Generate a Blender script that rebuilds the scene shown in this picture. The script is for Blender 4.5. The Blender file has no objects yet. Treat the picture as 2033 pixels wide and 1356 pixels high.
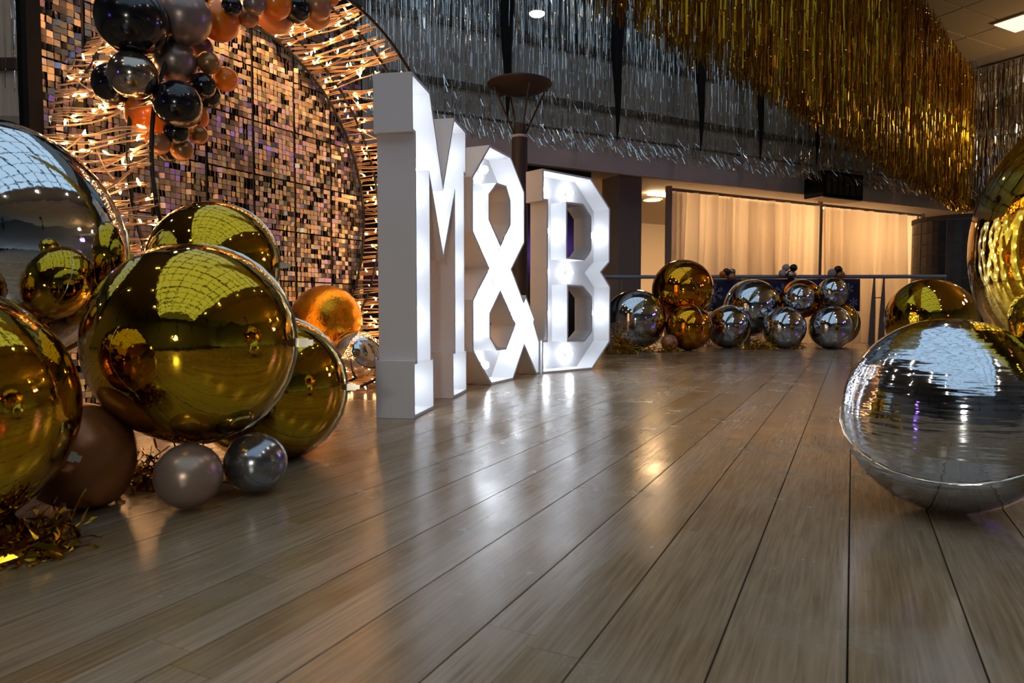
import bpy, bmesh, math, random
from mathutils import Vector, Matrix
from mathutils.geometry import tessellate_polygon

random.seed(7)
sc = bpy.context.scene
COL = sc.collection
PI = math.pi
R_ = math.radians

# ------------------------------------------------------------------ camera
cam_d = bpy.data.cameras.new('camera')
cam = bpy.data.objects.new('camera', cam_d)
COL.objects.link(cam)
cam_d.sensor_width = 36.0
cam_d.lens = 36.0 * 1355.0 / 2033.0
cam.location = (0, 0, 0.48)
cam.rotation_euler = (PI / 2 - math.atan(66 / 1355.0), 0, 0)
cam_d.dof.use_dof = True
cam_d.dof.focus_distance = 3.9
cam_d.dof.aperture_fstop = 8.0
cam_d.clip_start = 0.02
sc.camera = cam

# ------------------------------------------------------------------ sky and exposure
w = bpy.data.worlds.new('overcast_sky')
sc.world = w
w.use_nodes = True
bg = w.node_tree.nodes['Background']
bg.inputs['Color'].default_value = (0.60, 0.80, 1.0, 1)
bg.inputs['Strength'].default_value = 1.0
sc.view_settings.view_transform = 'Standard'
sc.view_settings.look = 'None'
sc.view_settings.gamma = 1.0
sc.view_settings.exposure = 0.0
sc.view_settings.use_curve_mapping = False
sc.cycles.max_bounces = 5
sc.cycles.diffuse_bounces = 3
sc.cycles.glossy_bounces = 4
sc.cycles.adaptive_threshold = 0.05
sc.cycles.transparent_max_bounces = 8
sc.cycles.sample_clamp_indirect = 6.0
sc.cycles.caustics_reflective = False
sc.cycles.caustics_refractive = False

# ceiling spotlights of the hall: small bright lamps round the edge of the glazed roof and over the floor
SPOTS = [(-3.7, -5.0, 6.3), (-3.7, -1.5, 6.3), (-3.7, 2.0, 6.3), (-3.7, 5.5, 6.3), (4.5, -5.0, 6.3), (4.5, -1.5, 6.3), (4.5, 2.0, 6.3),
         (4.5, 5.5, 6.3), (-3.7, 7.2, 6.3), (4.5, 7.6, 6.3), (-7.0, 0.0, 6.3), (-7.0, 4.0, 6.3)]
SPOT_W = 60.0
for k_, p_ in enumerate(SPOTS):
    ld = bpy.data.lights.new('ceiling_spot', 'SPOT')
    ld.energy = SPOT_W; ld.color = (1.0, 0.88, 0.72); ld.spot_size = R_(150); ld.spot_blend = 0.6; ld.shadow_soft_size = 0.05
    lo = bpy.data.objects.new('ceiling_spot', ld); lo.location = p_; COL.objects.link(lo)

# two unseen point lights added to brighten the tiled ceiling
FILL_GLOBES = [(9.1, 10.6, 3.9), (9.3, 7.0, 3.9)]
for p_ in FILL_GLOBES:
    ld = bpy.data.lights.new('added_fill_light', 'POINT')
    ld.energy = 48.0; ld.color = (1.0, 0.72, 0.42); ld.shadow_soft_size = 0.14
    lo = bpy.data.objects.new('added_fill_light', ld); lo.location = p_; COL.objects.link(lo)

# ------------------------------------------------------------------ helpers
def tag(o, label=None, cat=None, group=None, kind=None):
    if label: o['label'] = label
    if cat: o['category'] = cat
    if group: o['group'] = group
    if kind: o['kind'] = kind
    return o

def empty(name, loc=(0, 0, 0), rz=0.0):
    o = bpy.data.objects.new(name, None)
    o.empty_display_size = 0.1
    COL.objects.link(o)
    o.location = loc
    o.rotation_euler = (0, 0, rz)
    return o

def link(name, me, mat=None, parent=None, loc=None, rot=None, scale=None):
    o = bpy.data.objects.new(name, me)
    COL.objects.link(o)
    if mat is not None and len(me.materials) == 0:
        me.materials.append(mat)
    if parent is not None: o.parent = parent
    if loc is not None: o.location = loc
    if rot is not None: o.rotation_euler = rot
    if scale is not None: o.scale = scale
    return o

class MB:
    """collects vertices and faces for one mesh"""
    def __init__(s): s.v = []; s.f = []; s.tint = []
    def box(s, lo, hi, M=None, tint=None):
        b = len(s.v)
        for z in (lo[2], hi[2]):
            for x, y in ((lo[0], lo[1]), (hi[0], lo[1]), (hi[0], hi[1]), (lo[0], hi[1])):
                p = Vector((x, y, z))
                s.v.append(tuple(M @ p) if M is not None else (x, y, z))
        fs = [(3, 2, 1, 0), (4, 5, 6, 7), (0, 1, 5, 4), (1, 2, 6, 5), (2, 3, 7, 6), (3, 0, 4, 7)]
        for q in fs:
            s.f.append(tuple(b + i for i in q))
            if tint is not None: s.tint.append(tint)
        return s
    def quad(s, a, b, c, d, tint=None):
        n = len(s.v); s.v += [tuple(a), tuple(b), tuple(c), tuple(d)]; s.f.append((n, n + 1, n + 2, n + 3))
        if tint is not None: s.tint.append(tint)
    def tube(s, pts, r, n=8, cap=True):
        pts = [Vector(p) for p in pts]
        rs = r if isinstance(r, (list, tuple)) else [r] * len(pts)
        rings = []
        for i, p in enumerate(pts):
            t = (pts[min(i + 1, len(pts) - 1)] - pts[max(i - 1, 0)]).normalized()
            ref = Vector((0, 0, 1)) if abs(t.z) < 0.9 else Vector((1, 0, 0))
            u = t.cross(ref).normalized(); v = t.cross(u)
            b = len(s.v)
            for k in range(n):
                a = 2 * PI * k / n
                s.v.append(tuple(p + (u * math.cos(a) + v * math.sin(a)) * rs[i]))
            rings.append(b)
        for i in range(len(rings) - 1):
            for k in range(n):
                k2 = (k + 1) % n
                s.f.append((rings[i] + k, rings[i] + k2, rings[i + 1] + k2, rings[i + 1] + k))
        if cap:
            s.f.append(tuple(rings[0] + k for k in reversed(range(n))))
            s.f.append(tuple(rings[-1] + k for k in range(n)))
        return s
    def lathe(s, prof, n=24, cap=True):
        b0 = len(s.v)
        for r, z in prof:
            for k in range(n):
                a = 2 * PI * k / n
                s.v.append((r * math.cos(a), r * math.sin(a), z))
        for i in range(len(prof) - 1):
            for k in range(n):
                k2 = (k + 1) % n
                s.f.append((b0 + i * n + k, b0 + i * n + k2, b0 + (i + 1) * n + k2, b0 + (i + 1) * n + k))
        if cap:
            s.f.append(tuple(b0 + k for k in reversed(range(n))))
            s.f.append(tuple(b0 + (len(prof) - 1) * n + k for k in range(n)))
        return s
    def mesh(s, name, smooth=False):
        me = bpy.data.meshes.new(name)
        me.from_pydata(s.v, [], s.f)
        if s.tint:
            at = me.attributes.new('tint', 'FLOAT', 'FACE')
            at.data.foreach_set('value', s.tint)
        if smooth:
            me.polygons.foreach_set('use_smooth', [True] * len(me.polygons))
        me.update()
        return me
    def build(s, name, mat, parent=None, smooth=False, **k):
        return link(name, s.mesh(name, smooth), mat, parent, **k)

# ------------------------------------------------------------------ materials
def mat(name, col, rough=0.5, metal=0.0, **kw):
    m = bpy.data.materials.new(name)
    m.use_nodes = True
    b = m.node_tree.nodes['Principled BSDF']
    b.inputs['Base Color'].default_value = (*col, 1)
    b.inputs['Roughness'].default_value = rough
    b.inputs['Metallic'].default_value = metal
    for k, v in kw.items():
        b.inputs[k].default_value = v
    return m

def nd(m, t, **kw):
    n = m.node_tree.nodes.new(t)
    for k, v in kw.items(): setattr(n, k, v)
    return n

def lk(m, a, b): m.node_tree.links.new(a, b)

def bsdf(m): return m.node_tree.nodes['Principled BSDF']

def emis(name, col, s):
    m = bpy.data.materials.new(name)
    m.use_nodes = True
    nt = m.node_tree
    nt.nodes.clear()
    e = nt.nodes.new('ShaderNodeEmission'); o = nt.nodes.new('ShaderNodeOutputMaterial')
    e.inputs['Color'].default_value = (*col, 1); e.inputs['Strength'].default_value = s
    nt.links.new(e.outputs[0], o.inputs[0])
    return m

def noise_color(m, c1, c2, scale=5.0, detail=6.0, lo=0.35, hi=0.65, vec_scale=(1, 1, 1), rot=0.0):
    """base colour mottled between two colours in world space"""
    g = nd(m, 'ShaderNodeNewGeometry'); mp = nd(m, 'ShaderNodeMapping'); n = nd(m, 'ShaderNodeTexNoise'); r = nd(m, 'ShaderNodeValToRGB')
    mp.inputs['Scale'].default_value = vec_scale; mp.inputs['Rotation'].default_value = (0, 0, rot)
    n.inputs['Scale'].default_value = scale; n.inputs['Detail'].default_value = detail
    r.color_ramp.elements[0].position = lo; r.color_ramp.elements[1].position = hi
    r.color_ramp.elements[0].color = (*c1, 1); r.color_ramp.elements[1].color = (*c2, 1)
    lk(m, g.outputs['Position'], mp.inputs['Vector']); lk(m, mp.outputs[0], n.inputs['Vector']); lk(m, n.outputs['Fac'], r.inputs[0])
    lk(m, r.outputs[0], bsdf(m).inputs['Base Color'])
    return r, n, mp

def bump(m, scale, strength, dist=0.002, vec_scale=(1, 1, 1), coord='Object', detail=3.0):
    t = nd(m, 'ShaderNodeTexCoord'); mp = nd(m, 'ShaderNodeMapping'); n = nd(m, 'ShaderNodeTexNoise'); b = nd(m, 'ShaderNodeBump')
    mp.inputs['Scale'].default_value = vec_scale; n.inputs['Scale'].default_value = scale; n.inputs['Detail'].default_value = detail
    b.inputs['Strength'].default_value = strength; b.inputs['Distance'].default_value = dist
    if coord == 'World': t = nd(m, 'ShaderNodeNewGeometry'); coord = 'Position'
    lk(m, t.outputs[coord], mp.inputs['Vector']); lk(m, mp.outputs[0], n.inputs['Vector']); lk(m, n.outputs['Fac'], b.inputs['Height'])
    lk(m, b.outputs[0], bsdf(m).inputs['Normal'])

PLANK_A = R_(26.5)           # boards run along (sin, cos) of this angle
def wood(name, attr_type):
    m = mat(name, (0.2, 0.14, 0.09), 0.3)
    b = bsdf(m)
    b.inputs['Specular IOR Level'].default_value = 0.95
    g = nd(m, 'ShaderNodeNewGeometry')
    mp = nd(m, 'ShaderNodeMapping'); mp.vector_type = 'POINT'
    mp.inputs['Rotation'].default_value = (0, 0, PLANK_A)       # y axis now along the board
    lk(m, g.outputs['Position'], mp.inputs['Vector'])
    at = nd(m, 'ShaderNodeAttribute', attribute_type=attr_type, attribute_name='tint')
    # shift the grain by board
    add = nd(m, 'ShaderNodeVectorMath', operation='ADD'); cmb = nd(m, 'ShaderNodeCombineXYZ'); mul = nd(m, 'ShaderNodeMath', operation='MULTIPLY')
    mul.inputs[1].default_value = 37.0
    lk(m, at.outputs['Fac'], mul.inputs[0]); lk(m, mul.outputs[0], cmb.inputs['Y']); lk(m, mul.outputs[0], cmb.inputs['Z'])
    lk(m, mp.outputs[0], add.inputs[0]); lk(m, cmb.outputs[0], add.inputs[1])
    sc1 = nd(m, 'ShaderNodeVectorMath', operation='MULTIPLY'); sc1.inputs[1].default_value = (60, 2.2, 1)
    lk(m, add.outputs[0], sc1.inputs[0])
    n1 = nd(m, 'ShaderNodeTexNoise'); n1.inputs['Scale'].default_value = 2.5; n1.inputs['Detail'].default_value = 8; n1.inputs['Distortion'].default_value = 0.4
    lk(m, sc1.outputs[0], n1.inputs['Vector'])
    r1 = nd(m, 'ShaderNodeValToRGB')
    r1.color_ramp.elements[0].position = 0.3; r1.color_ramp.elements[1].position = 0.72
    r1.color_ramp.elements[0].color = (0.18, 0.112, 0.054, 1); r1.color_ramp.elements[1].color = (0.355, 0.245, 0.135, 1)
    lk(m, n1.outputs['Fac'], r1.inputs[0])
    # board to board tone
    hs = nd(m, 'ShaderNodeHueSaturation'); mr = nd(m, 'ShaderNodeMapRange'); mr.inputs['To Min'].default_value = 0.8; mr.inputs['To Max'].default_value = 1.22
    ms = nd(m, 'ShaderNodeMapRange'); ms.inputs['To Min'].default_value = 1.1; ms.inputs['To Max'].default_value = 0.75
    lk(m, at.outputs['Fac'], mr.inputs['Value']); lk(m, mr.outputs[0], hs.inputs['Value']); lk(m, at.outputs['Fac'], ms.inputs['Value']); lk(m, ms.outputs[0], hs.inputs['Saturation'])
    lk(m, r1.outputs[0], hs.inputs['Color'])
    # worn pale-grey lacquer patches
    n2 = nd(m, 'ShaderNodeTexNoise'); n2.inputs['Scale'].default_value = 3.2; n2.inputs['Detail'].default_value = 7; n2.inputs['Roughness'].default_value = 0.65
    lk(m, g.outputs['Position'], n2.inputs['Vector'])
    r2 = nd(m, 'ShaderNodeValToRGB'); r2.color_ramp.elements[0].position = 0.42; r2.color_ramp.elements[1].position = 0.66
    r2.color_ramp.elements[1].color = (0.4, 0.4, 0.4, 1)
    lk(m, n2.outputs['Fac'], r2.inputs[0])
    mx = nd(m, 'ShaderNodeMix', data_type='RGBA'); mx.inputs['B'].default_value = (0.28, 0.255, 0.20, 1)
    lk(m, r2.outputs[0], mx.inputs['Factor']); lk(m, hs.outputs[0], mx.inputs['A'])
    # scratches: thin ridges of a stretched noise
    n3 = nd(m, 'ShaderNodeTexNoise'); n3.inputs['Scale'].default_value = 16; n3.inputs['Detail'].default_value = 2; n3.inputs['Distortion'].default_value = 2.2
    lk(m, g.outputs['Position'], n3.inputs['Vector'])
    ab = nd(m, 'ShaderNodeMath', operation='SUBTRACT'); ab.inputs[1].default_value = 0.5
    ab2 = nd(m, 'ShaderNodeMath', operation='ABSOLUTE')
    r3 = nd(m, 'ShaderNodeValToRGB'); r3.color_ramp.elements[0].position = 0.0; r3.color_ramp.elements[1].position = 0.006
    r3.color_ramp.elements[0].color = (0.35, 0.35, 0.35, 1); r3.color_ramp.elements[1].color = (0, 0, 0, 1)
    lk(m, n3.outputs['Fac'], ab.inputs[0]); lk(m, ab.outputs[0], ab2.inputs[0]); lk(m, ab2.outputs[0], r3.inputs[0])
    n4 = nd(m, 'ShaderNodeTexNoise'); n4.inputs['Scale'].default_value = 2.1; n4.inputs['Detail'].default_value = 3
    lk(m, g.outputs['Position'], n4.inputs['Vector'])
    r4 = nd(m, 'ShaderNodeValToRGB'); r4.color_ramp.elements[0].position = 0.5; r4.color_ramp.elements[1].position = 0.62
    lk(m, n4.outputs['Fac'], r4.inputs[0])
    sm = nd(m, 'ShaderNodeMath', operation='MULTIPLY'); lk(m, r3.outputs[0], sm.inputs[0]); lk(m, r4.outputs[0], sm.inputs[1])
    mx2 = nd(m, 'ShaderNodeMix', data_type='RGBA'); mx2.inputs['B'].default_value = (0.05, 0.04, 0.032, 1)
    lk(m, sm.outputs[0], mx2.inputs['Factor']); lk(m, mx.outputs['Result'], mx2.inputs['A'])
    lk(m, mx2.outputs['Result'], b.inputs['Base Color'])
    # gloss: lacquer with worn patches
    rr = nd(m, 'ShaderNodeMapRange'); rr.inputs['From Min'].default_value = 0.3; rr.inputs['From Max'].default_value = 0.7
    rr.inputs['To Min'].default_value = 0.15; rr.inputs['To Max'].default_value = 0.31
    lk(m, n2.outputs['Fac'], rr.inputs['Value']); lk(m, rr.outputs[0], b.inputs['Roughness'])
    bp = nd(m, 'ShaderNodeBump'); bp.inputs['Strength'].default_value = 0.12; bp.inputs['Distance'].default_value = 0.002
    lk(m, n1.outputs['Fac'], bp.inputs['Height']); lk(m, bp.outputs[0], b.inputs['Normal'])
    return m

def sequin_mat(name, attr_type):
    m = mat(name, (0.6, 0.5, 0.4), 0.30, 0.9)
    b = bsdf(m)
    at = nd(m, 'ShaderNodeAttribute', attribute_type=attr_type, attribute_name='tint')
    r = nd(m, 'ShaderNodeValToRGB'); r.color_ramp.interpolation = 'LINEAR'
    cr = r.color_ramp
    cr.elements[0].position = 0.0; cr.elements[0].color = (0.40, 0.35, 0.32, 1)
    cr.elements[1].position = 1.0; cr.elements[1].color = (0.46, 0.33, 0.42, 1)
    for p, c in ((0.25, (0.42, 0.35, 0.30)), (0.45, (0.52, 0.39, 0.27)), (0.6, (0.36, 0.34, 0.33)), (0.72, (0.38, 0.42, 0.27)), (0.85, (0.40, 0.34, 0.55))):
        e = cr.elements.new(p); e.color = (*c, 1)
    lk(m, at.outputs['Fac'], r.inputs[0])
    # holographic glitter: small cells of other hues
    t = nd(m, 'ShaderNodeNewGeometry'); v = nd(m, 'ShaderNodeTexVoronoi'); v.inputs['Scale'].default_value = 260
    lk(m, t.outputs['Position'], v.inputs['Vector'])
    mx = nd(m, 'ShaderNodeMix', data_type='RGBA'); mx.inputs['Factor'].default_value = 0.15
    lk(m, r.outputs[0], mx.inputs['A']); lk(m, v.outputs['Color'], mx.inputs['B'])
    lk(m, mx.outputs['Result'], b.inputs['Base Color'])
    return m

M_wood = wood('worn_lacquered_maple_board', 'OBJECT')
M_wood_far = wood('worn_lacquered_maple_boards', 'GEOMETRY')
M_gap = mat('dark_floor_gap', (0.012, 0.009, 0.007), 0.9)
M_sequin = sequin_mat('holographic_sequin', 'OBJECT')
M_sequins = sequin_mat('holographic_sequins', 'GEOMETRY')
M_black = mat('matt_black_metal', (0.012, 0.011, 0.010), 0.55)
M_blackcloth = mat('black_cloth', (0.012, 0.012, 0.013), 0.9)
bsdf(M_blackcloth).inputs['Specular IOR Level'].default_value = 0.08
M_white = mat('white_paint', (0.62, 0.62, 0.645), 0.5)
M_bulb = emis('cool_white_bulb', (0.86, 0.93, 1.0), 38.0)
M_socket = mat('bulb_socket', (0.6, 0.6, 0.6), 0.4)
M_fairy = emis('warm_fairy_bulb', (1.0, 0.52, 0.19), 40.0)
M_wire = mat('glow_tinted_cable', (0.95, 0.58, 0.30), 0.3)  # orange base colour stands in for bulb glow on clear cable
M_gold = mat('gold_foil', (0.62, 0.37, 0.018), 0.035, 1.0)
M_gold2 = mat('orange_gold_foil', (0.82, 0.36, 0.02), 0.05, 1.0)
M_silver = mat('silver_foil', (0.72, 0.76, 0.80), 0.035, 1.0)
M_silver_far = mat('silver_foil_smoky', (0.62, 0.64, 0.68), 0.06, 1.0)
M_ripple = mat('rippled_silver_foil', (0.70, 0.74, 0.80), 0.06, 1.0)
M_seam = mat('pale_foil_seam', (0.8, 0.74, 0.6), 0.18, 1.0)
LATEX = {
    'black': mat('black_latex', (0.006, 0.006, 0.009), 0.16),
    'pewter': mat('pewter_pearl_latex', (0.26, 0.20, 0.19), 0.32, 0.55),
    'orange': mat('orange_latex', (0.90, 0.20, 0.004), 0.3),
    'chrome': mat('smoky_chrome_latex', (0.42, 0.36, 0.30), 0.14, 0.95),
    'bronze': mat('bronze_pearl_latex', (0.36, 0.18, 0.07), 0.3, 0.5),
    'copper': mat('copper_brown_latex', (0.42, 0.19, 0.09), 0.33, 0.35),
    'plum': mat('plum_pearl_latex', (0.24, 0.12, 0.12), 0.35, 0.4),
    'apricot': mat('apricot_latex', (0.80, 0.30, 0.08), 0.36),
    'taupe': mat('taupe_pearl_latex', (0.33, 0.24, 0.185), 0.3, 0.5),
    'brown': mat('brown_pearl_latex', (0.38, 0.14, 0.045), 0.33, 0.3),
    'bluesilver': mat('blue_silver_latex', (0.30, 0.31, 0.34), 0.18, 0.9),
    'white': mat('pale_grey_latex', (0.45, 0.45, 0.45), 0.35),
}
for k_ in ('black', 'orange', 'apricot'):
    bsdf(LATEX[k_]).inputs['Coat Weight'].default_value = 0.3
# foil: faint large-scale puckers; ripples for the near silver balloon
bump(M_gold, 9.0, 0.05, 0.01); bump(M_gold2, 22.0, 0.25, 0.01); bump(M_silver, 9.0, 0.05, 0.01)
bump(M_ripple, 1.0, 0.7, 0.0045, vec_scale=(6.0, 6.0, 70.0), detail=2.5, coord='World')
M_tin_s = mat('silver_tinsel', (0.82, 0.81, 0.79), 0.11, 1.0)
M_tin_g = mat('gold_tinsel', (0.44, 0.245, 0.014), 0.2, 1.0)
M_fascia = mat('taupe_plaster', (0.42, 0.36, 0.31), 0.8)
noise_color(M_fascia, (0.55, 0.47, 0.41), (0.62, 0.53, 0.46), 3.0)
M_fascia2 = mat('grey_plaster', (0.34, 0.32, 0.30), 0.8)
noise_color(M_fascia2, (0.50, 0.47, 0.44), (0.58, 0.55, 0.51), 2.0)
M_groove = mat('dark_brown_trim', (0.05, 0.032, 0.022), 0.6)
M_soffit = mat('cream_soffit', (0.62, 0.52, 0.40), 0.75)
M_partition = mat('dark_glass_partition', (0.02, 0.022, 0.02), 0.18)
M_column = mat('brown_grey_column', (0.19, 0.15, 0.125), 0.7)
M_pipe = mat('cloth_wrapped_pipe', (0.24, 0.19, 0.16), 0.7)
M_post = mat('dark_bronze_paint', (0.045, 0.031, 0.024), 0.5)
M_gallery = mat('blue_grey_gallery_wall', (0.30, 0.42, 0.52), 0.7)
M_hall = mat('hall_wall_paint', (0.30, 0.275, 0.25), 0.85)
M_ceil = mat('tan_ceiling_tile', (0.66, 0.44, 0.22), 0.85)
M_tbar = mat('ceiling_grid_bar', (0.55, 0.40, 0.26), 0.6)
M_carpet = mat('dark_carpet', (0.05, 0.045, 0.045), 0.95)
M_navy = mat('navy_banner_cloth', (0.010, 0.010, 0.045), 0.6)
M_rail = mat('blue_grey_rail', (0.26, 0.34, 0.45), 0.35, 0.3)
M_railpost = mat('bronze_rail_post', (0.20, 0.15, 0.12), 0.5)
M_flake = mat('pale_lilac_print', (0.32, 0.28, 0.45), 0.6)
M_drum = mat('dark_drum_panel', (0.020, 0.017, 0.022), 0.35)
M_drumline = mat('grey_drum_joint', (0.30, 0.25, 0.24), 0.5)
M_rib = mat('white_steel_rib', (0.35, 0.37, 0.4), 0.6)

def drape_mat():
    m = bpy.data.materials.new('sheer_cream_drape'); m.use_nodes = True
    nt = m.node_tree; nt.nodes.clear()
    o = nt.nodes.new('ShaderNodeOutputMaterial'); d = nt.nodes.new('ShaderNodeBsdfDiffuse'); t = nt.nodes.new('ShaderNodeBsdfTranslucent'); mx = nt.nodes.new('ShaderNodeMixShader')
    d.inputs['Color'].default_value = (0.62, 0.56, 0.50, 1); t.inputs['Color'].default_value = (0.72, 0.60, 0.46, 1)
    mx.inputs[0].default_value = 0.6
    nt.links.new(d.outputs[0], mx.inputs[1]); nt.links.new(t.outputs[0], mx.inputs[2]); nt.links.new(mx.outputs[0], o.inputs[0])
    return m
M_drape = drape_mat()

def glass_mat():
    m = bpy.data.materials.new('roof_glass'); m.use_nodes = True
    nt = m.node_tree; nt.nodes.clear()
    o = nt.nodes.new('ShaderNodeOutputMaterial'); t = nt.nodes.new('ShaderNodeBsdfTransparent'); g = nt.nodes.new('ShaderNodeBsdfGlossy'); mx = nt.nodes.new('ShaderNodeMixShader')
    t.inputs['Color'].default_value = (0.92, 0.96, 0.97, 1); g.inputs['Roughness'].default_value = 0.05; mx.inputs[0].default_value = 0.05
    nt.links.new(t.outputs[0], mx.inputs[1]); nt.links.new(g.outputs[0], mx.inputs[2]); nt.links.new(mx.outputs[0], o.inputs[0])
    return m
M_glass = glass_mat()

# ================================================================== SETTING
STAGE_Y = 9.35
# ---- floor boards
PD = Vector((math.sin(PLANK_A), math.cos(PLANK_A), 0)); PN = Vector((math.cos(PLANK_A), -math.sin(PLANK_A), 0))
floor = MB().box((-10, -11, -0.16), (11, STAGE_Y, -0.013)).build('floor', M_gap)
tag(floor, kind='structure')
BW = 0.0819
off0 = Vector((0.8305, 1.6569, 0)).dot(PN)
boards = []
for i in range(-150, 150):
    c = off0 + (i + 0.5) * BW
    g0 = 0.0015 if i % 2 == 0 else 0.00005          # every second joint is a wide one
    g1 = 0.00005 if i % 2 == 0 else 0.0015
    s = -14.0 + random.random() * 2.0
    while s < 14:
        L = random.uniform(1.1, 2.6)
        m_ = s + L / 2
        s0, s1 = s, s + L - 0.0008
        s += L
        # keep the board inside the room and in front of the stage edge
        def yy(t): return (PN * c + PD * t).y
        if yy(s0) > STAGE_Y - 0.02: continue
        if yy(s1) > STAGE_Y: s1 = s0 + (STAGE_Y - yy(s0)) / PD.y
        p = PN * c + PD * ((s0 + s1) / 2)
        if not (-8.2 < p.x < 9.5 and -3.0 < p.y < STAGE_Y): continue
        boards.append((c - BW / 2 + g0, c + BW / 2 - g1, s0, s1, p, min(1, max(0, random.gauss(0.5, 0.3))), random.uniform(-0.0001, 0.0)))
def vis_rank(b):
    # boards that show largest: near the viewer, inside the field of view
    best = 99
    for k in range(5):
        q = PN * ((b[0] + b[1]) / 2) + PD * (b[2] + (b[3] - b[2]) * k / 4)
        if q.y > 0.85 and abs(q.x) < 0.76 * q.y + 0.05: best = min(best, q.length)
    return best
boards.sort(key=vis_rank)
bbox_me = MB().box((-0.5, -0.5, -0.014), (0.5, 0.5, 0.0)).mesh('floor_board')
bbox_me.materials.append(M_wood)
far = MB()
RotP = Matrix.Rotation(-PLANK_A, 4, 'Z')           # x -> PN, y -> PD
for i, (x0, x1, s0, s1, p, t, dz) in enumerate(boards):
    if i < 300:
        p = PN * ((x0 + x1) / 2) + PD * ((s0 + s1) / 2)
        o = link('floor_board', bbox_me, None, floor, loc=(p.x, p.y, dz), rot=(0, 0, -PLANK_A), scale=(x1 - x0, s1 - s0, 1))
        o['tint'] = t
    else:
        far.box((x0, s0, -0.014), (x1, s1, dz), RotP, t)
o = far.build('floor_boards_beyond', M_wood_far, floor); o['kind'] = 'stuff'
tag(MB().box((-10, STAGE_Y, -0.16), (11, STAGE_Y + 0.06, 0.0)).build('trim_1', M_groove), kind='structure')
tag(MB().box((-12, STAGE_Y + 0.06, -0.4), (16, 20, -0.15)).build('floor_lower', M_carpet), kind='structure')

# ---- gallery front along one long line
FA = Vector((2.008, 9.6, 0)); FD = Vector((0.885, 0.465, 0)).normalized(); FN = Vector((0.465, -0.885, 0)).normalized()
FROT = math.atan2(FD.y, FD.x)
def on_f(t, n=0.0, z=0.0): return FA + FD * t + FN * n + Vector((0, 0, z))
def fbox(name, t0, t1, n0, n1, z0, z1, m, parent=None):
    M = Matrix.Translation(FA) @ Matrix.Rotation(FROT, 4, 'Z')      # x along FD, y = -FN
    return MB().box((t0, -n1, z0), (t1, -n0, z1), M).build(name, m, parent)
T0, T1 = -5.0, 7.45
wg = tag(fbox('wall_gallery', T0, T1, -0.06, 0.0, 2.295, 2.75, M_fascia), kind='structure')
fbox('groove', T0, T1, -0.25, -0.03, 2.75, 2.79, M_groove, wg)
fbox('panel_band', T0, T1, -0.25, -0.01, 2.79, 3.08, M_fascia2, wg)
fbox('groove', T0, T1, -0.25, 0.02, 3.08, 3.16, M_groove, wg)
fbox('panel_band', T0, T1, -0.25, -0.01, 3.16, 3.78, M_fascia2, wg)
fbox('handrail', T0, T1, -0.25, 0.03, 3.78, 3.9, M_groove, wg)
tag(fbox('ceiling_soffit', T0, T1 + 4, -4.5, -0.06, 2.35, 2.46, M_soffit), kind='structure')
tag(fbox('wall_under_gallery', -0.4, T1 + 3, -4.7, -4.5, -0.15, 2.4, M_soffit), kind='structure')
tag(fbox('wall_partition', T0, -0.85, -0.45, -0.35, 0.0, 2.35, M_partition), kind='structure')
tag(fbox('wall_return', -0.86, -0.80, -4.5, -0.75, 0.0, 2.35, M_soffit), kind='structure')
ucol = tag(fbox('column_under_gallery', -0.42, -0.03, -0.70, -0.28, 0.0, 2.35, M_column), kind='structure')
tag(fbox('wall_gallery_back', T0 - 3, T1 + 4, -3.7, -3.5, 2.44, 6.8, M_gallery), kind='structure')
# gallery windows: frames in front of the blue-grey wall
for t in (-4.0, -2.2, -0.4, 1.4, 3.2, 5.0):
    wf = tag(fbox('window_1', t, t + 1.3, -3.5, -3.46, 3.95, 5.6, M_gallery), kind='structure')
    for a, b_ in ((0, .08), (.61, .69), (1.22, 1.3)):
        fbox('window_bar', t + a, t + b_, -3.46, -3.40, 3.95, 5.6, M_groove, wf)
    fbox('window_bar', t, t + 1.3, -3.46, -3.40, 4.7, 4.78, M_groove, wf)
# left return of the gallery, square to the view
LW_Y = 7.28
tag(MB().box((-10, LW_Y, 2.25), (-2.35, LW_Y + .25, 2.5)).build('wall_left_gallery', M_hall), kind='structure')
wl = bpy.data.objects['wall_left_gallery']
MB().box((-10, LW_Y + .03, 2.5), (-2.35, LW_Y + .25, 2.98)).build('panel_band', M_fascia, wl)
MB().box((-10, LW_Y - .01, 2.98), (-2.35, LW_Y + .25, 3.1)).build('groove', M_groove, wl)
MB().box((-10, LW_Y + .03, 3.1), (-2.35, LW_Y + .25, 3.9)).build('panel_band', M_fascia, wl)
tag(MB().box((-10, LW_Y + 0.6, 0), (-2.2, LW_Y + 0.7, 7)).build('wall_left_back', M_hall), kind='structure')
# right wall coming back toward the viewer from the far corner
RC = on_f(T1 - 0.02); RD = Vector((0.515, -0.857, 0)).normalized(); RN = Vector((-0.857, -0.515, 0))
def rbox(name, t0, t1, n0, n1, z0, z1, m, parent=None):
    M = Matrix.Translation(RC) @ Matrix.Rotation(math.atan2(RD.y, RD.x), 4, 'Z')   # y = (0.857, 0.515): away from the room
    return MB().box((t0, -n1, z0), (t1, -n0, z1), M).build(name, m, parent)
wr = tag(rbox('wall_right', 0, 9, -0.3, 0.0, -0.15, 4.9, M_hall), kind='structure')
rbox('groove', 0, 9, 0.0, 0.04, 3.1, 3.2, M_groove, wr)
# hall shell behind the viewer
tag(MB().box((-10.2, -11, -0.2), (-10, LW_Y + .7, 7)).build('wall_left', M_hall), kind='structure')
tag(MB().box((-10.2, -11.2, -0.2), (13, -11, 7)).build('wall_behind', M_hall), kind='structure')
tag(MB().box((12.6, -11, -0.2), (12.8, 9, 7)).build('wall_far_right', M_hall), kind='structure')

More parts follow.
